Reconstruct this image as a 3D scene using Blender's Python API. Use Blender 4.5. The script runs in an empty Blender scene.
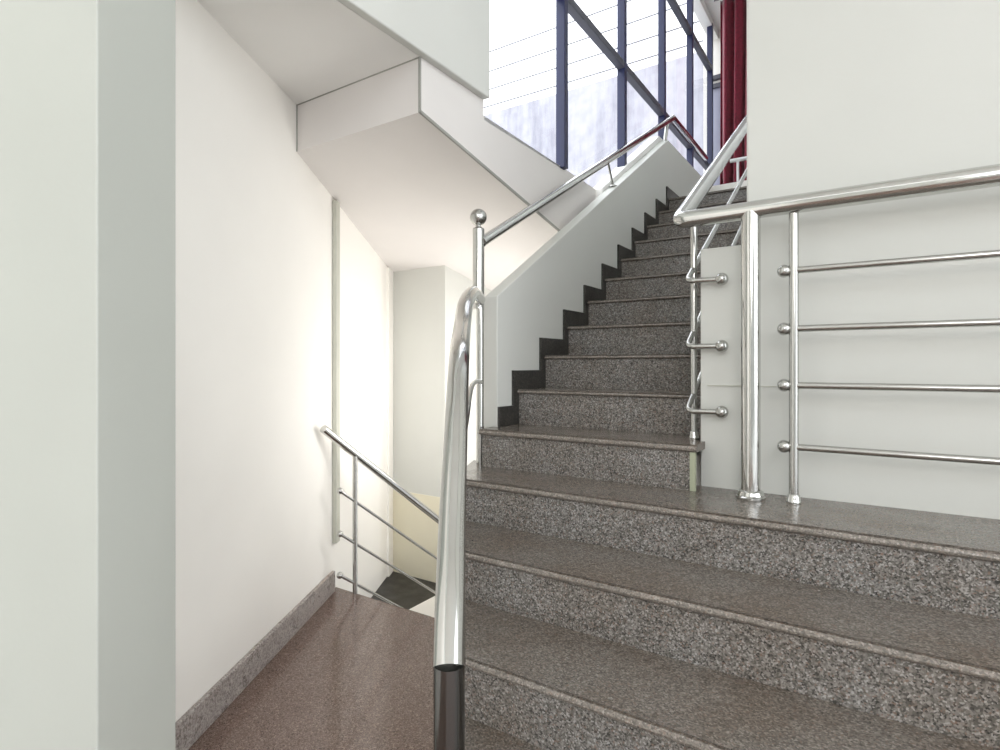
import bpy, bmesh, math, random
from mathutils import Vector, Matrix
random.seed(7)
S = bpy.context.scene
COL = S.collection
CZ = 1.311                      # eye height above the brown landing
# ---------------------------------------------------------------- materials
def srgb(r, g, b):
    f = lambda c: (c/255/12.92) if c/255 <= .04045 else ((c/255+.055)/1.055)**2.4
    return (f(r), f(g), f(b), 1)

def new_mat(name):
    m = bpy.data.materials.new(name); m.use_nodes = True
    nt = m.node_tree; nt.nodes.clear()
    out = nt.nodes.new('ShaderNodeOutputMaterial')
    b = nt.nodes.new('ShaderNodeBsdfPrincipled')
    nt.links.new(b.outputs[0], out.inputs[0])
    return m, nt, b

def noise(nt, scale, detail=3, vec=None, rough=.5):
    n = nt.nodes.new('ShaderNodeTexNoise'); n.inputs['Scale'].default_value = scale
    n.inputs['Detail'].default_value = detail; n.inputs['Roughness'].default_value = rough
    if vec is None:
        tc = nt.nodes.new('ShaderNodeTexCoord'); vec = tc.outputs['Object']
    nt.links.new(vec, n.inputs['Vector'])
    return n

def ramp(nt, fac, stops, const=False):
    r = nt.nodes.new('ShaderNodeValToRGB')
    if const: r.color_ramp.interpolation = 'CONSTANT'
    els = r.color_ramp.elements
    while len(els) < len(stops): els.new(.5)
    for e, (p, c) in zip(els, stops): e.position = p; e.color = c
    nt.links.new(fac, r.inputs[0])
    return r

def mix(nt, a, b, fac, mode='MIX'):
    m = nt.nodes.new('ShaderNodeMix'); m.data_type = 'RGBA'; m.blend_type = mode
    if isinstance(fac, float): m.inputs[0].default_value = fac
    else: nt.links.new(fac, m.inputs[0])
    for s, v in ((6, a), (7, b)):
        if isinstance(v, tuple): m.inputs[s].default_value = v
        else: nt.links.new(v, m.inputs[s])
    return m.outputs[2]

def bump(nt, b, h, strength, dist=.002):
    n = nt.nodes.new('ShaderNodeBump'); n.inputs['Strength'].default_value = strength
    n.inputs['Distance'].default_value = dist
    nt.links.new(h, n.inputs['Height']); nt.links.new(n.outputs[0], b.inputs['Normal'])

def paint(name, c, rough=.55, var=.04):
    m, nt, b = new_mat(name)
    n = noise(nt, 1.7, 4)
    lo = tuple(x*(1-var) for x in c[:3])+(1,)
    r = ramp(nt, n.outputs[0], [(.35, lo), (.65, c)])
    nt.links.new(r.outputs[0], b.inputs['Base Color'])
    b.inputs['Roughness'].default_value = rough
    f = noise(nt, 60, 3); bump(nt, b, f.outputs[0], .12)
    return m

def granite(name, stops, tint, rough, scale=190, blot=.25, spec=.5):
    m, nt, b = new_mat(name)
    tc = nt.nodes.new('ShaderNodeTexCoord')
    v = nt.nodes.new('ShaderNodeTexVoronoi'); v.inputs['Scale'].default_value = scale
    nt.links.new(tc.outputs['Object'], v.inputs['Vector'])
    sp = nt.nodes.new('ShaderNodeSeparateColor'); nt.links.new(v.outputs['Color'], sp.inputs[0])
    r = ramp(nt, sp.outputs[0], stops, True)
    v2 = nt.nodes.new('ShaderNodeTexVoronoi'); v2.inputs['Scale'].default_value = scale*.45
    nt.links.new(tc.outputs['Object'], v2.inputs['Vector'])
    sp2 = nt.nodes.new('ShaderNodeSeparateColor'); nt.links.new(v2.outputs['Color'], sp2.inputs[0])
    r2 = ramp(nt, sp2.outputs[1], stops, True)
    c = mix(nt, r.outputs[0], r2.outputs[0], .22)
    n = noise(nt, 4.5, 4, tc.outputs['Object'])
    t = ramp(nt, n.outputs[0], [(.35, (1, 1, 1, 1)), (.68, tint)])
    c = mix(nt, c, t.outputs[0], blot, 'MULTIPLY')
    nt.links.new(c, b.inputs['Base Color'])
    b.inputs['Roughness'].default_value = rough
    b.inputs['Specular IOR Level'].default_value = spec
    n3 = noise(nt, 9, 3, tc.outputs['Object'])
    rr = ramp(nt, n3.outputs[0], [(.3, (rough*.8,)*3+(1,)), (.7, (rough*1.25,)*3+(1,))])
    nt.links.new(rr.outputs[0], b.inputs['Roughness'])
    return m

def metal(name, c, rough, scratch=True):
    m, nt, b = new_mat(name)
    b.inputs['Base Color'].default_value = c; b.inputs['Metallic'].default_value = 1
    n = noise(nt, 25, 3)
    r = ramp(nt, n.outputs[0], [(.3, (rough*.75,)*3+(1,)), (.7, (rough*1.3,)*3+(1,))])
    nt.links.new(r.outputs[0], b.inputs['Roughness'])
    return m

def plain(name, c, rough=.5, metallic=0.):
    m, nt, b = new_mat(name)
    n = noise(nt, 12, 3)
    r = ramp(nt, n.outputs[0], [(.3, tuple(x*.93 for x in c[:3])+(1,)), (.7, c)])
    nt.links.new(r.outputs[0], b.inputs['Base Color'])
    b.inputs['Roughness'].default_value = rough; b.inputs['Metallic'].default_value = metallic
    return m

M = {}
M['white'] = paint('warm_white_paint', srgb(248, 245, 239))
M['green'] = paint('cool_white_paint', srgb(214, 215, 210))
M['soffit'] = paint('soffit_paint', srgb(228, 224, 221))
M['cream'] = paint('cream_dado_paint', srgb(236, 230, 208))
M['ceil'] = paint('ceiling_paint', srgb(244, 243, 240))
M['joint'] = paint('grey_mortar', srgb(172, 172, 165), .9, .3)
M['trunk'] = plain('plastic_trunking', srgb(196, 196, 184), .5)
M['lime'] = plain('pale_green_filler', srgb(172, 176, 152), .8)
G = lambda a: srgb(*a)
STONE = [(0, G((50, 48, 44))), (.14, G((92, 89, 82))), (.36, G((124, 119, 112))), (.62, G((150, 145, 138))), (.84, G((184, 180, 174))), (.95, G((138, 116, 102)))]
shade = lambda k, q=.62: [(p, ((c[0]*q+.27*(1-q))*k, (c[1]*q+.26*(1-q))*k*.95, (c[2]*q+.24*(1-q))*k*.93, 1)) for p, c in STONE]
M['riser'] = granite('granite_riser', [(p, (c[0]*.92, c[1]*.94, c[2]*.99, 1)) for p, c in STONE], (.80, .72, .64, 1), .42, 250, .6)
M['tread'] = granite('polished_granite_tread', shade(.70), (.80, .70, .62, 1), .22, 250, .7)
M['nosing'] = granite('lit_granite_edge', shade(.98), (.85, .8, .76, 1), .35, 250, .4)  # paler than the tread: light along the nosings put into the colour
M['darksteel'] = metal('dark_steel', (.17, .17, .165, 1), .14)
M['skirt'] = granite('dark_granite_skirting', [(0, G((34, 34, 32))), (.3, G((52, 51, 48))), (.65, G((66, 64, 60))), (.9, G((84, 82, 78)))],
                     (.9, .85, .8, 1), .35, 210, .4)
M['floor'] = granite('brown_terrazzo', [(0, G((72, 57, 51))), (.2, G((108, 89, 81))), (.5, G((128, 107, 98))), (.78, G((145, 124, 114))), (.94, G((170, 150, 139)))],
                     (.85, .8, .76, 1), .13, 300, .4)
M['skirt2'] = granite('grey_granite_baseboard', [(0, G((112, 104, 101))), (.2, G((150, 142, 138))), (.5, G((172, 164, 160))), (.8, G((192, 186, 181)))],
                      (.8, .75, .72, 1), .3, 190, .4)
M['darkfloor'] = granite('dark_floor_stone', [(0, G((30, 29, 27))), (.3, G((42, 40, 37))), (.7, G((52, 49, 46)))], (.9, .9, .9, 1), .4, 200, .2)
M['steel'] = metal('polished_steel', (.62, .62, .60, 1), .12)
M['satin'] = metal('satin_steel', (.52, .52, .50, 1), .2)
M['blue'] = plain('navy_frame_paint', srgb(30, 36, 74), .4)
M['greyframe'] = plain('grey_frame_paint', srgb(76, 77, 88), .45)
M['wire'] = plain('grey_wire', srgb(126, 126, 132), .6)

def curtain_mat():
    m, nt, b = new_mat('red_curtain_cloth')
    n = noise(nt, 40, 4)
    r = ramp(nt, n.outputs[0], [(.3, srgb(100, 6, 34)), (.7, srgb(132, 12, 48))])
    nt.links.new(r.outputs[0], b.inputs['Base Color']); b.inputs['Roughness'].default_value = .75
    b.inputs['Sheen Weight'].default_value = .3
    return m
M['curtain'] = curtain_mat()

def outside_mat():
    m, nt, b = new_mat('weathered_concrete')
    tc = nt.nodes.new('ShaderNodeTexCoord'); mp = nt.nodes.new('ShaderNodeMapping')
    mp.inputs['Scale'].default_value = (1.6, 1, .25); nt.links.new(tc.outputs['Object'], mp.inputs[0])
    n = noise(nt, 1.6, 6, mp.outputs[0], .65)
    r = ramp(nt, n.outputs[0], [(.3, srgb(142, 142, 152)), (.5, srgb(176, 175, 184)), (.7, srgb(190, 189, 196))])
    n2 = noise(nt, 5, 5)
    r2 = ramp(nt, n2.outputs[0], [(.35, (.85, .85, .86, 1)), (.6, (1, 1, 1, 1))])
    c = mix(nt, r.outputs[0], r2.outputs[0], .8, 'MULTIPLY')
    nt.links.new(c, b.inputs['Base Color']); b.inputs['Roughness'].default_value = .9
    return m
M['outside'] = outside_mat()
M['ground'] = paint('outside_paving', srgb(190, 190, 188), .9, .1)

def glass_mat():
    m = bpy.data.materials.new('clear_window_glass'); m.use_nodes = True
    nt = m.node_tree; nt.nodes.clear()
    out = nt.nodes.new('ShaderNodeOutputMaterial'); t = nt.nodes.new('ShaderNodeBsdfTransparent')
    g = nt.nodes.new('ShaderNodeBsdfGlossy'); g.inputs['Roughness'].default_value = .02
    t.inputs[0].default_value = (.97, .98, 1, 1)
    fr = nt.nodes.new('ShaderNodeFresnel'); fr.inputs[0].default_value = 1.2
    x = nt.nodes.new('ShaderNodeMixShader')
    nt.links.new(fr.outputs[0], x.inputs[0]); nt.links.new(t.outputs[0], x.inputs[1]); nt.links.new(g.outputs[0], x.inputs[2])
    nt.links.new(x.outputs[0], out.inputs[0])
    return m
M['glass'] = glass_mat()

# ---------------------------------------------------------------- mesh helpers (z is given from eye level)
class MB:
    def __init__(s): s.v = []; s.f = []; s.sm = []
    def add(s, vs, fs, smooth=False):
        o = len(s.v); s.v += [Vector(p) for p in vs]
        for f in fs: s.f.append([i+o for i in f]); s.sm.append(smooth)
        return s
    def box(s, x0, x1, y0, y1, z0, z1):
        P = [(x0,y0,z0),(x1,y0,z0),(x1,y1,z0),(x0,y1,z0),(x0,y0,z1),(x1,y0,z1),(x1,y1,z1),(x0,y1,z1)]
        return s.add(P, [(0,3,2,1),(4,5,6,7),(0,1,5,4),(1,2,6,5),(2,3,7,6),(3,0,4,7)])
    def poly(s, pts, z0, z1):
        n = len(pts)
        return s.add([(x,y,z0) for x,y in pts]+[(x,y,z1) for x,y in pts],
              [tuple(range(n))[::-1], tuple(range(n,2*n))]+[(i,(i+1)%n,n+(i+1)%n,n+i) for i in range(n)])
    def profile(s, pts, xl, xr, smooth=False):     # (y,z) outline drawn out between xl(y) and xr(y)
        fl = xl if callable(xl) else (lambda y: xl); fr = xr if callable(xr) else (lambda y: xr)
        n = len(pts)
        return s.add([(fl(y),y,z) for y,z in pts]+[(fr(y),y,z) for y,z in pts],
              [tuple(range(n)), tuple(range(n,2*n))[::-1]]+[((i+1)%n,i,n+i,n+(i+1)%n) for i in range(n)], smooth)
    def tube(s, path, r, seg=20, cap=True):
        P = [Vector(p) for p in path]; n = len(P); o = len(s.v)
        T = []
        for i in range(n):
            a = (P[i]-P[i-1]).normalized() if i else None
            b = (P[i+1]-P[i]).normalized() if i < n-1 else None
            T.append(((a or b)+(b or a)).normalized())
        up = Vector((0,0,1)) if abs(T[0].z) < .9 else Vector((1,0,0))
        N = (up - T[0]*up.dot(T[0])).normalized()
        for i in range(n):
            if i:
                q = T[i-1].rotation_difference(T[i]); N = q @ N
                N = (N - T[i]*N.dot(T[i])).normalized()
            B = T[i].cross(N)
            a = (P[i]-P[i-1]).normalized() if i else T[i]
            k = 1/max(.35, a.dot(T[i]))                # mitre
            d = a - T[i]*a.dot(T[i]); mx = None
            if d.length > 1e-4: mx = d.normalized()
            for j in range(seg):
                w = 2*math.pi*j/seg; e = N*math.cos(w)*r + B*math.sin(w)*r
                if mx is not None: e = e + mx*(e.dot(mx))*(k-1)
                s.v.append(P[i]+e)
        for i in range(n-1):
            for j in range(seg):
                a = o+i*seg+j; b = o+i*seg+(j+1)%seg
                s.f.append([a,b,b+seg,a+seg]); s.sm.append(True)
        if cap:
            s.f.append([o+j for j in range(seg)][::-1]); s.sm.append(False)
            s.f.append([o+(n-1)*seg+j for j in range(seg)]); s.sm.append(False)
        return s
    def ball(s, c, r, u=20, v=12):
        c = Vector(c); o = len(s.v)
        s.v.append(c+Vector((0,0,r)))
        for i in range(1, v):
            a = math.pi*i/v
            for j in range(u):
                b = 2*math.pi*j/u
                s.v.append(c+Vector((math.sin(a)*math.cos(b), math.sin(a)*math.sin(b), math.cos(a)))*r)
        s.v.append(c-Vector((0,0,r)))
        for j in range(u): s.f.append([o, o+1+j, o+1+(j+1)%u]); s.sm.append(True)
        for i in range(v-2):
            for j in range(u):
                a = o+1+i*u+j; b = o+1+i*u+(j+1)%u
                s.f.append([a, a+u, b+u, b]); s.sm.append(True)
        e = len(s.v)-1
        for j in range(u): s.f.append([e, e-u+(j+1)%u, e-u+j]); s.sm.append(True)
        return s
    def lathe(s, c, prof, seg=28):                # (radius, height) list around a vertical axis
        o = len(s.v); n = len(prof)
        for r, h in prof:
            for j in range(seg):
                w = 2*math.pi*j/seg; s.v.append(Vector((c[0]+r*math.cos(w), c[1]+r*math.sin(w), c[2]+h)))
        for i in range(n-1):
            for j in range(seg):
                a = o+i*seg+j; b = o+i*seg+(j+1)%seg
                s.f.append([a,b,b+seg,a+seg]); s.sm.append(True)
        s.f.append([o+j for j in range(seg)][::-1]); s.sm.append(False)
        s.f.append([o+(n-1)*seg+j for j in range(seg)]); s.sm.append(False)
        return s
    def build(s, name, m, parent=None, bevel=0., kind=None):
        off = Vector((0,0,CZ))
        p = parent; acc = Vector((0,0,0))
        while p is not None: acc += p.location; p = p.parent
        me = bpy.data.meshes.new(name)
        me.from_pydata([tuple(v+off-acc) for v in s.v], [], s.f)
        for poly, k in zip(me.polygons, s.sm): poly.use_smooth = k
        bm = bmesh.new(); bm.from_mesh(me); bmesh.ops.recalc_face_normals(bm, faces=bm.faces); bm.to_mesh(me); bm.free()
        me.materials.append(m)
        o = bpy.data.objects.new(name, me); COL.objects.link(o)
        if parent is not None: o.parent = parent
        if any(s.sm) and not all(s.sm):
            try: me.set_sharp_from_angle(angle=math.radians(50))
            except Exception: pass
        if bevel:
            b = o.modifiers.new('edge', 'BEVEL'); b.width = bevel; b.segments = 2; b.limit_method = 'ANGLE'
        if kind: o['kind'] = kind
        return o

def struct(name, mb, m, bevel=0.): return mb.build(name, m, None, bevel, 'structure')
def empty(name, x, y, z, label=None, cat=None, group=None, kind=None):
    o = bpy.data.objects.new(name, None); COL.objects.link(o); o.location = (x, y, z+CZ); o.empty_display_size = .1
    if label: o['label'] = label
    if cat: o['category'] = cat
    if group: o['group'] = group
    if kind: o['kind'] = kind
    return o
def tag(o, label, cat, group=None):
    o['label'] = label; o['category'] = cat
    if group: o['group'] = group
    return o
def spline(pts, n=10):                            # Catmull-Rom through the points
    P = [Vector(p) for p in pts]; Q = [P[0]*2-P[1]]+P+[P[-1]*2-P[-2]]; out = []
    for i in range(1, len(Q)-2):
        a, b, c, d = Q[i-1:i+3]
        for k in range(n):
            t = k/n
            out.append(.5*((2*b)+(c-a)*t+(2*a-5*b+4*c-d)*t*t+(3*b-a-3*c+d)*t**3))
    return out+[P[-1]]
def elbow(a, b, c, r, n=6):                       # rounded corner at b
    a, b, c = Vector(a), Vector(b), Vector(c)
    p = b+(a-b).normalized()*r; q = b+(c-b).normalized()*r
    return [p*(1-t)**2+b*2*t*(1-t)+q*t*t for t in [i/n for i in range(n+1)]]

# ---------------------------------------------------------------- key dimensions
RISE, GO, GO2 = .17, .2707, .2951
Y0, Z0 = 1.8373, -.4811
def ny(k): return Y0+k*(GO if k > 0 else GO2)
def zt(k): return Z0+k*RISE+.024                 # walking surface of step k
FL = -CZ
WP, WD = Vector((-2.41, 1.82)), Vector((-.4839, .8751))   # skewed left wall
WN = Vector((.8751, .4839))                                # into the room
def wall_x(y): return WP.x+(y-WP.y)*WD.x/WD.y
def on_wall(q, off): p = WP+WD*q+WN*off; return (p.x, p.y)
CEIL = 4.0
LOWC = 1.297
PX0, PX1 = -1.552, -1.476                          # parapet outer and inner faces

# ---------------------------------------------------------------- the shell
struct('floor', MB().poly([(-1.3,-4.2),(-1.3,-.3),on_wall(-2.1,0),(wall_x(2.29),2.29),(-1.45,2.29),(2.7,2.29),(2.7,-4.2)], FL-.14, FL), M['floor'])
struct('floor_lower', MB().poly([(wall_x(2.2)-.05,2.2),(wall_x(3.45)-.05,3.45),(-2.5,4.7),(-2.5,2.2)], -1.78, -1.655), M['darkfloor'])
struct('trim_ledge', MB().box(-2.635,-2.41,2.2,4.7,-1.8,-1.648), M['white'])
struct('wall_left', MB().poly([on_wall(-2.1,0),on_wall(1.79,0),on_wall(1.9,-.25),on_wall(-2.1,-.25)], -2.6, LOWC), M['white'])
struct('wall_entrance', MB().poly([on_wall(-2.1,0),(-1.3,-.3),(-1.3,-4.2),(-1.5,-4.2),(-1.5,0),on_wall(-2.1,-.25)], FL-.14, LOWC), M['white'])
# square pillar standing proud of the left wall
fa, fb = Vector((-1.558,.797)), Vector((-1.428,.561))
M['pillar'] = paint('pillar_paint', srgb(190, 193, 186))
struct('pillar', MB().poly([tuple(fa),tuple(fb),tuple(fb-WN*.27),tuple(fa-WN*.27)], FL, LOWC), M['pillar'], .004)
bq0, bq1 = -1.6, (2.235-WP.y)/WD.y
struct('baseboard_left', MB().poly([on_wall(bq0,.02),on_wall(bq1,.02),on_wall(bq1,0),on_wall(bq0,0)], FL, FL+.12), M['skirt2'], .004)
# low ceiling, bulkhead over it, sloping slab beyond
struct('ceiling_low', MB().poly([(-1.6,-4.2),(-1.6,1.82),(wall_x(1.82)-.2,1.82),(-1.95,-.1),(-1.95,-4.2)], LOWC, LOWC+.12), M['ceil'])
struct('wall_upper', MB().poly([(-1.565,-4.2),(-1.565,2.29),(-1.7,2.29),(-1.7,1.825),(-1.602,1.825),(-1.602,-4.2)], LOWC, CEIL), M['green'], .006)
sl = lambda y: 1.065-.2*(y-1.82)
struct('ceiling_slab', MB().profile([(1.82,sl(1.82)),(1.82,LOWC),(2.284,LOWC),(2.284,1.221),(4.7,1.19),(4.7,sl(4.7))], lambda y: wall_x(y)-.2, -1.6), M['soffit'])
# mortar joints along the slab's arrises
struct('trim_1', MB().box(-1.606,-1.597,1.815,1.824,sl(1.82)-.002,LOWC), M['joint'])
struct('trim_2', MB().profile([(1.82,sl(1.82)-.003),(1.82,sl(1.82)+.010),(4.2,sl(4.2)+.010),(4.2,sl(4.2)-.003)], -1.606, -1.597), M['joint'])
struct('trim_3', MB().box(wall_x(1.82)-.02,-1.6,1.816,1.822,LOWC-.004,LOWC), M['joint'])
struct('trim_4', MB().box(wall_x(1.82)-.02,wall_x(1.82)+.006,1.815,1.822,sl(1.82),LOWC), M['joint'])
# walls round the lower stair
bk = MB().poly([(-3.6,3.37),(-2.714,3.37),(-2.714,4.6),(-3.6,4.6)], -1.0, 1.1)
struct('wall_back', bk, M['green'])
struct('wall_dado', MB().poly([(-3.6,3.364),(-2.708,3.364),(-2.708,4.6),(-3.6,4.6)], -2.6, -1.0), M['cream'])
struct('wall_lower', MB().box(-2.8,-1.3,4.6,4.75,-2.6,1.1), M['white'])
c0 = (3.25-WP.y)/WD.y
struct('trim_5', MB().poly([on_wall(c0,.018),on_wall(c0+.16,.018),on_wall(c0+.16,0),on_wall(c0,0)], -1.7, sl(3.3)), M['white'])
# parapet of the main flight, level again at the upper landing
pt = lambda y: .3416+.608*(y-2.25)
YC = 4.843
struct('wall_parapet', MB().profile([(2.22,zt(1)-.01),(2.22,pt(2.22)),(YC,pt(YC)),(6.9,pt(YC)),(6.9,.4),(5.0,.4),(3.0,-.6),(2.6,-.6),(2.6,zt(1)-.01)], PX0, PX1), M['green'], .004)
struct('trim_sill', MB().profile([(3.62,pt(3.62)-.1),(3.62,pt(3.62)+.03),(YC,pt(YC)+.05),(6.9,pt(YC)+.05),(6.9,pt(YC)-.2),(YC,pt(YC)-.2)], -1.64, PX0), M['ceil'])
# right-hand walls
struct('wall_right', MB().poly([(-.394,2.23),(2.7,2.23),(2.7,2.4),(-.27,2.4),(-.27,7.15),(-.394,7.15)], zt(0)-.4, CEIL), M['green'], .008)
struct('wall_pier', MB().box(-.557,-.385,2.232,2.38,zt(0)-.1,.442), M['green'], .004)
struct('trim_6', MB().box(-.53,2.6,2.2265,2.232,-.0765,-.0735), M['trunk'])
struct('wall_far', MB().box(-1.75,-.27,7.15,7.3,-1.0,CEIL), M['white'])
struct('ceiling', MB().box(-1.72,4.2,-3.6,7.3,CEIL,CEIL+.15), M['ceil'])
struct('trim_7', MB().box(-1.66,-1.575,2.29,7.15,CEIL-.09,CEIL), M['ceil'])
# upper landing and the low wall at its far end
struct('floor_upper', MB().box(-1.476,-.391,ny(11)+.02,7.15,zt(11)-.15,zt(11)-.002), M['tread'])
struct('wall_kerb', MB().box(-1.476,-.391,6.2,6.3,zt(11)-.002,1.875), M['white'])
struct('wall_light_block', MB().box(-1.5,.7,-4.35,-4.2,FL-.14,CEIL), M['green'])  # unseen rear wall, added to cut light on the pillar and shape steel reflections
# outside
struct('wall_sky_block', MB().box(-18,24,-14.5,-14,-2.6,4.5).box(-18,24,-14.5,-13.9,4.5,4.8), plain('grey_render', srgb(150,150,146), .9))  # unseen facade, added to hide low sky and darken reflections in the steel
struct('ground', MB().box(-40,40,-40,40,-2.75,-2.6), M['ground'])
struct('wall_outside', MB().box(-26,6,10.0,10.3,-2.6,5.2).box(-26,6,10.02,10.28,5.2,5.36), M['outside'])

# ---------------------------------------------------------------- glazing
win = empty('window_1', -1.6, 2.29, 1.22, kind='structure')
ys = [2.29, 3.12, 4.107, 5.073, 5.995, 6.846]
xs = -1.6
def sill_z(y): return 1.2 if y < 3.6 else (pt(y)-.05 if y < YC else pt(YC)-.05)
for i, y in enumerate(ys[1:]):
    MB().box(-1.63,-1.57,y-.025,y+.025,sill_z(y),CEIL-.06).build('mullion', M['blue'], win, .003)
for z in (2.255, 3.42):
    MB().box(-1.628,-1.572,2.29,6.87,z-.026,z+.026).build('transom', M['greyframe'], win, .003)
for a, b in zip(ys[:-1], ys[1:]):
    MB().add([(-1.6,a,sill_z(a)),(-1.6,b,sill_z(b)),(-1.6,b,CEIL-.05),(-1.6,a,CEIL-.05)], [(0,1,2,3)]).build('pane', M['glass'], win)
# the same frame turning on to the far wall
w2 = empty('window_2', -1.5, 7.13, 3.4, kind='structure')
for z in (3.44, 3.34): MB().box(-1.66,-1.15,7.10,7.15,z-.025,z+.025).build('transom', M['greyframe'], w2)
MB().box(-1.66,-1.15,7.13,7.149,1.5,3.32).build('panel', plain('blue_grey_panel', srgb(150, 152, 172), .3), w2)

# ---------------------------------------------------------------- main staircase
st = empty('staircase', -1.0, 1.0, FL, 'grey speckled granite staircase climbing from the brown landing to the window', 'staircase')
def left_end(y):                                  # the bottom steps splay towards the viewer
    if y >= 2.10: return -1.62
    return -1.443+(y-1.8373)*(-.79) if y > 1.8373 else -1.443+(1.8373-y)*.787
def nosing(y, z, back, thick=.028):
    t, n = thick, 6
    pts = [(back, z), (back, z-t), (y+.016, z-t), (y+.010, z-t)]
    for i in range(n+1):
        a = -math.pi/2+math.pi*i/n
        pts.append((y+.012-.012*math.cos(a), z-t/2-.002+(t/2-.003)*math.sin(a)))
    pts += [(y+.008, z)]
    return pts
RIGHT = {k: 2.55 for k in (-4,-3,-2,-1,0)}
for k in range(-4, 12):
    xr = RIGHT.get(k, -.540 if k == 1 else -.391)
    xl = left_end if k < 1 else (-1.505 if k == 1 else PX1)
    back = ny(k+1)+.045 if k < 0 else (2.232 if k == 0 else ny(k+1)+.03)
    if k == 11: back = ny(11)+.25
    yr = ny(k)+.016
    # riser
    xl_r = (lambda y: left_end(y)+.012) if k < 1 else (-1.495 if k == 1 else PX1)
    zb = zt(k-1) if k > -4 else FL
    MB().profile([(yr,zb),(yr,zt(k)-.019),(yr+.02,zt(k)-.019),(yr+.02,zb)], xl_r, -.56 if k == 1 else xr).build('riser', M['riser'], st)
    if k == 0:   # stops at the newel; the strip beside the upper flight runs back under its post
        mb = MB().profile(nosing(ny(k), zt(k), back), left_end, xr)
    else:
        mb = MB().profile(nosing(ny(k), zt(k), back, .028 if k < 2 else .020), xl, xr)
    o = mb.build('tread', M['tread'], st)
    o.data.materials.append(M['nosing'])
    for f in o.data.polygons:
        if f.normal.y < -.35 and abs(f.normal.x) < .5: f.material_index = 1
MB().profile([(2.30,zt(0)-.3),(2.30,zt(1)-.06),(ny(11)+.05,zt(11)-.16),(6.9,zt(11)-.16),(6.9,zt(11)-.4),(ny(11)+.05,zt(11)-.42),(3.0,zt(0)-.3)], PX1+.002, -.395).build('flight_slab', M['white'], st)
MB().box(-.567,-.548,ny(1)+.012,ny(1)+.03,zt(0),zt(1)-.028).build('riser_edge', M['lime'], st)['label'] = 'pale green filler strip'
# stepped skirting along the parapet
for k in range(1, 12):
    y0 = max(2.222, ny(k)-.033); y1 = ny(k+1)-.033 if k < 11 else 6.4
    MB().box(PX1,PX1+.012,y0,y1,zt(k)-.2 if k > 1 else zt(1),Z0+k*RISE+.1174).build('skirting', M['skirt'], st)
# closed side under the splayed ends
MB().poly([(-1.45,2.12),(-1.40,1.84),(-.47,.657),(-.44,.68),(-1.36,1.86),(-1.41,2.12)], FL, zt(-4)-.03).build('side_wall', M['white'], st)
for k in range(-3, 1):
    y = ny(k)+.03
    MB().poly([(left_end(y)+.015,y),(left_end(2.1)+.03,2.1),(left_end(2.1)+.06,2.1),(left_end(y)+.05,y)], zt(k-1)-.03, zt(k)-.031).build('side_wall', M['white'], st)

# lower flight going down out of sight beside the ledge
lo = empty('staircase', -2.0, 2.29, -2.4, 'lower granite flight going down beyond the edge of the brown landing', 'staircase')
for k in range(1, 7):
    y = 2.29+GO*(k-1); z = FL-RISE*k
    MB().profile(nosing(y-.01 if k > 1 else y, z, y+GO+.03), -2.41, -1.56).build('tread', M['tread'], lo)
    MB().box(-2.41,-1.56,y+.005+GO,y+.025+GO,z-RISE,z-.03).build('riser', M['riser'], lo)

# ---------------------------------------------------------------- right-hand railing
RZ = .535
rr = empty('stair_railing', -.36, 2.106, zt(0), 'stainless railing with four level bars before the tall right wall, turning up the stairs', 'railing')
slope = RISE/GO
ux = Vector((0,1,slope)).normalized()
cor = Vector((-.598,2.106,RZ-.004))
hand = [Vector((2.5,2.106,RZ+.006))]+elbow((2.5,2.106,RZ+.006), cor, cor+ux, .03)+[cor+Vector((0,2.75,2.75*slope))]
MB().tube(hand, .0305, 24).build('handrail', M['steel'], rr)
def base(x, y, z, r): return MB().lathe((x,y,z), [(r*1.46,0),(r*1.5,.004),(r*1.5,.010),(r*1.38,.013),(r*1.38,.019),(r*1.3,.022),(r*1.28,.028),(r*1.08,.032),(r*.98,.033)])
def post(x, y, z0, z1, r, root, m=None, foot=True, name='post'):
    p = MB().tube([(x,y,z0),(x,y,z1)], r, 24).build(name, m or M['steel'], root)
    if foot: base(x, y, z0, r).build('base_flange', M['steel'], p)
    return p
post(-.358,2.106,zt(0),RZ-.012,.0312,rr)
post(-.227,2.114,zt(0),RZ-.02,.0150,rr,M['satin'])
post(1.5,2.114,zt(0),RZ-.02,.0175,rr,M['satin'])
post(-.594,2.28,zt(1),cor.z+(2.28-2.106)*slope-.025,.0128,rr,M['satin'])
for z in (.315,.122,-.066,-.270):
    r = MB().tube([(-.256,2.114,z),(2.5,2.114,z)], .0112, 16).build('rail', M['satin'], rr)
    MB().ball((-.256,2.114,z), .0215).build('knob', M['satin'], r)
for z in (.318,.071,-.172):
    c = Vector((-.596,2.185,z))
    path = [Vector((-.475,2.205,z))]+elbow((-.475,2.205,z), c, c+ux, .035)+[c+Vector((0,2.65,2.65*slope))]
    r = MB().tube(path, .0105, 16).build('rail', M['satin'], rr)
    MB().ball((-.474,2.205,z), .0235).build('knob', M['satin'], r)

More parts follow.
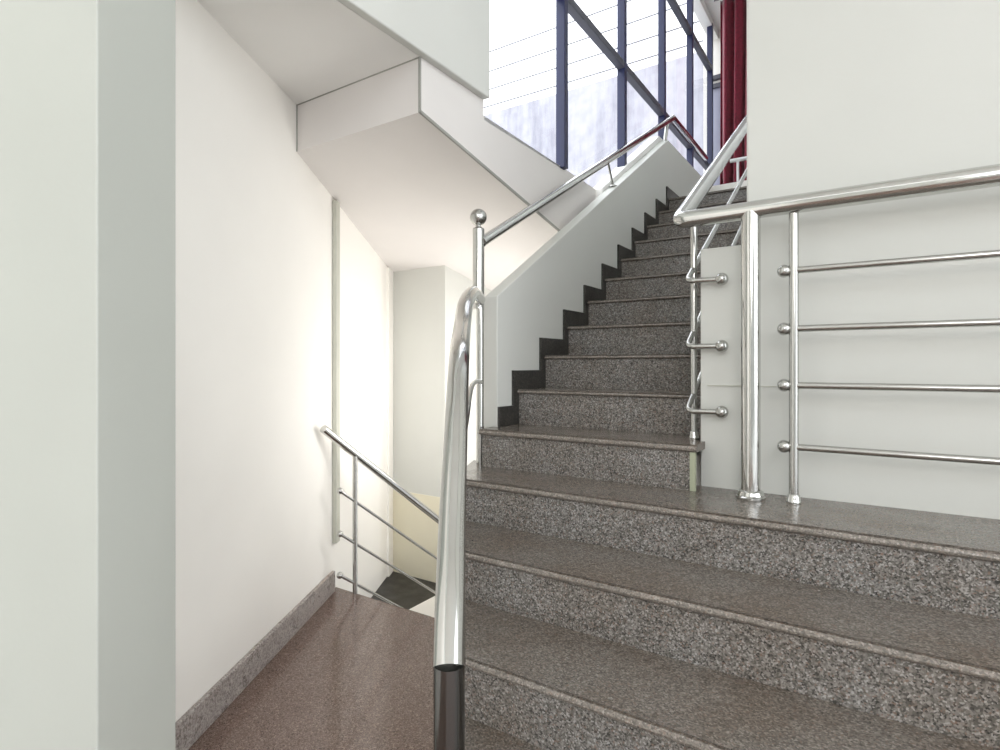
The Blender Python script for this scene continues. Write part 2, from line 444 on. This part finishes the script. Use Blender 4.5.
# ---------------------------------------------------------------- left-hand railing with ball-topped newel
YAW, FPX, VH = .5821, 571.05, 365.5
cs, sn = math.cos(YAW), math.sin(YAW)
def cam(u, v, d):
    r = d*(u-500)/FPX
    return Vector((cs*r-sn*d, sn*r+cs*d, -(v-VH)*d/FPX))
lr = empty('stair_railing', -1.532, 2.16, zt(0), 'stainless railing with a ball-topped newel, swept rail in front and handrail along the parapet', 'railing')
NX, NY = -1.545, 2.165
nw = MB().tube([(NX,NY,.262),(NX,NY,.632)], .0275, 24).build('newel_post', M['steel'], lr)
MB().tube([(NX+.010,NY,zt(0)),(NX+.010,NY,.27)], .0185, 20).build('lower_tube', M['steel'], nw)
MB().lathe((NX,NY,.632), [(.0275,0),(.025,.006),(.013,.012),(.010,.03)]).ball((NX,NY,.69), .039, 28, 18).build('ball_finial', M['satin'], nw)
hp = [Vector((NX+.01,NY+.01,.575)), Vector((-1.49,5.03,2.176)), Vector((-1.49,6.19,2.176))]
MB().tube([hp[0],hp[1],hp[2]], .025, 24).build('handrail', M['steel'], lr)
b = MB().tube([(-1.495,3.58,1.36),(-1.515,3.72,pt(3.72))], .009, 14).build('bracket', M['satin'], lr)
MB().lathe((-1.515,3.72,pt(3.72)-.004), [(.03,0),(.03,.006),(.012,.014)]).build('base_flange', M['satin'], b)
b = MB().tube([(-1.49,4.87,2.08),(-1.50,4.83,pt(YC)-.02)], .016, 14).build('bracket', M['satin'], lr)
sw = [(479,299,2.62),(473,293,2.42),(466,303,2.2),(462.5,326,1.98),(459.3,356,1.64),(457,400,1.48),(455,450,1.37),(453,500,1.28),(451.6,540,1.21),(450.3,600,1.11),(449.2,668,1.03)]
swp = [cam(*q) for q in sw]
MB().tube(spline(swp, 8), .0295, 28).build('swept_handrail', M['steel'], lr)
e = swp[-1]
post(e.x, e.y, zt(-4), e.z+.008, .0284, lr, M['darksteel'])['label'] = 'dark steel post'
mid = [(480.5,382,2.63),(476,381.5,2.5),(472,386,2.34),(469.3,397,2.2),(467.3,412,2.05),(462,450,1.85),(457,520,1.55),(452.5,590,1.32),(450,640,1.16)]
MB().tube(spline([cam(*q) for q in mid], 6), .0105, 14).build('rail', M['satin'], lr)

# ---------------------------------------------------------------- railing at the head of the lower flight
dr = empty('stair_railing', -2.5, 2.283, FL, 'thin stainless railing sloping down past the brown landing by the left wall', 'railing')
dv = Vector((-.02,1,-.723))
a = Vector((-2.5,2.058,-.3425)); MB().tube([a, a+dv*1.55], .0225, 20).build('handrail', M['steel'], dr)
MB().tube([(-2.5,2.283,FL),(-2.5,2.283,-.52)], .0135, 16).build('post', M['satin'], dr)
p2 = a+dv*1.5
MB().tube([(p2.x,p2.y,-1.648),(p2.x,p2.y,p2.z)], .0135, 16).build('post', M['satin'], dr)
for z, L in ((-.716,1.2),(-.957,.93),(-1.188,.62)):
    s0 = Vector((-2.5,2.172,z+.016))
    r = MB().tube([s0, s0+dv*L], .0085, 14).build('rail', M['satin'], dr)
    k = MB().ball(s0, .0185).build('knob', M['satin'], r)

# ---------------------------------------------------------------- guard rail on the upper landing
gr = empty('guard_rail', -1.0, 6.25, 1.875, 'small white metal guard rail below the red curtain', 'railing')
gw = plain('white_rail_paint', srgb(225, 225, 225), .35)
MB().tube([(-1.26,6.25,2.115),(-.42,6.25,2.115)], .020, 16).build('handrail', gw, gr)
for x in (-1.185, -.82, -.46): MB().tube([(x,6.25,1.875),(x,6.25,2.10)], .013, 14).build('post', gw, gr)

# ---------------------------------------------------------------- curtain
def curtain():
    n, m = 150, 24
    z0, z1 = 1.86, 3.96
    V = []; F = []
    for j in range(m+1):
        t = j/m; z = z0+(z1-z0)*t
        for i in range(n+1):
            s = i/n; w = s*2*math.pi*8
            amp = .06*(1-.25*t)
            y = 6.47+amp*math.sin(w+.5*math.sin(2.1*t+s*3))+.012*math.sin(2.3*w+1)
            x = -1.42+(.92-.03*math.cos(t*3))*s+.012*math.cos(w)
            V.append((x,y,z))
    W = n+1
    for j in range(m):
        for i in range(n): F.append((j*W+i,j*W+i+1,(j+1)*W+i+1,(j+1)*W+i))
    mb = MB().add(V, F, True)
    return mb
cu = empty('curtain', -1.05, 6.47, 1.86, 'dark red curtain hanging in folds beyond the top of the stairs', 'curtain')
c = curtain().build('cloth', M['curtain'], cu)
sm = c.modifiers.new('thick', 'SOLIDIFY'); sm.thickness = .004
MB().tube([(-1.47,6.47,3.97),(-.42,6.47,3.97)], .014, 12).build('rod', M['satin'], cu)

# ---------------------------------------------------------------- trunking on the left wall
q0 = (2.235-WP.y)/WD.y
tr = MB().poly([on_wall(q0,.028),on_wall(q0+.055,.028),on_wall(q0+.055,.001),on_wall(q0,.001)], -1.035, sl(2.32)-.004).build('cable_trunking', M['trunk'], None, .004)
tag(tr, 'narrow grey vertical cable trunking on the left wall above the lower railing', 'trunking')

# overhead wires outside
for z, y, l in ((6.25,10.9,'lowest'),(6.75,11.1,'second lowest'),(7.3,11.3,'second highest'),(7.9,11.5,'highest')):
    pts = [(x, y, z-.25*(1-((x+6)/14)**2)) for x in range(-20, 9, 2)]
    o = MB().tube(pts, .018, 6).build('power_line', M['wire'])
    tag(o, l+' of the thin grey power lines above the pale wall outside', 'wire', 'power lines outside the window')

# ---------------------------------------------------------------- light: bright overcast sky, added fill lights
w = bpy.data.worlds.new('overcast_sky'); S.world = w; w.use_nodes = True
bg = w.node_tree.nodes['Background']; bg.inputs[0].default_value = (.94,.97,1.0,1); bg.inputs[1].default_value = 1.15

def area(name, loc, rot, sx, sy, power, colr=(1,.97,.93)):
    l = bpy.data.lights.new(name, 'AREA'); l.shape = 'RECTANGLE'; l.size = sx; l.size_y = sy; l.energy = power; l.color = colr
    o = bpy.data.objects.new(name, l); COL.objects.link(o); o.location = (loc[0],loc[1],loc[2]+CZ); o.rotation_euler = rot
    return o
area('ceiling_fill', (.3,3.6,CEIL-.03), (0,0,0), .6, 1.2, 30)  # unseen fill light, added to brighten the interior from above
area('under_stair_fill', (-1.86,3.35,-.35), (0,math.radians(112),0), .6, 1.5, 7, (1,.97,.94))  # fill light added out of view to lift the soffit and left wall

l = bpy.data.lights.new('hall_fill', 'POINT'); l.energy = 27; l.color = (1,.96,.93); l.shadow_soft_size = .4  # fill light added behind the camera for the low ceiling and left wall
o = bpy.data.objects.new('hall_fill', l); COL.objects.link(o); o.location = (.9,-1.5,1.0+CZ)

cd = bpy.data.cameras.new('camera'); co = bpy.data.objects.new('camera', cd); COL.objects.link(co)
co.location = (0,0,CZ); co.rotation_euler = (math.pi/2,0,YAW)
cd.sensor_width = 36; cd.lens = FPX/1000*36; cd.shift_y = -9.5/1000; cd.clip_start = .02
S.camera = co
S.view_settings.view_transform = 'Standard'; S.view_settings.look = 'None'
S.view_settings.gamma = 1; S.view_settings.use_curve_mapping = False
S.view_settings.exposure = 1.58
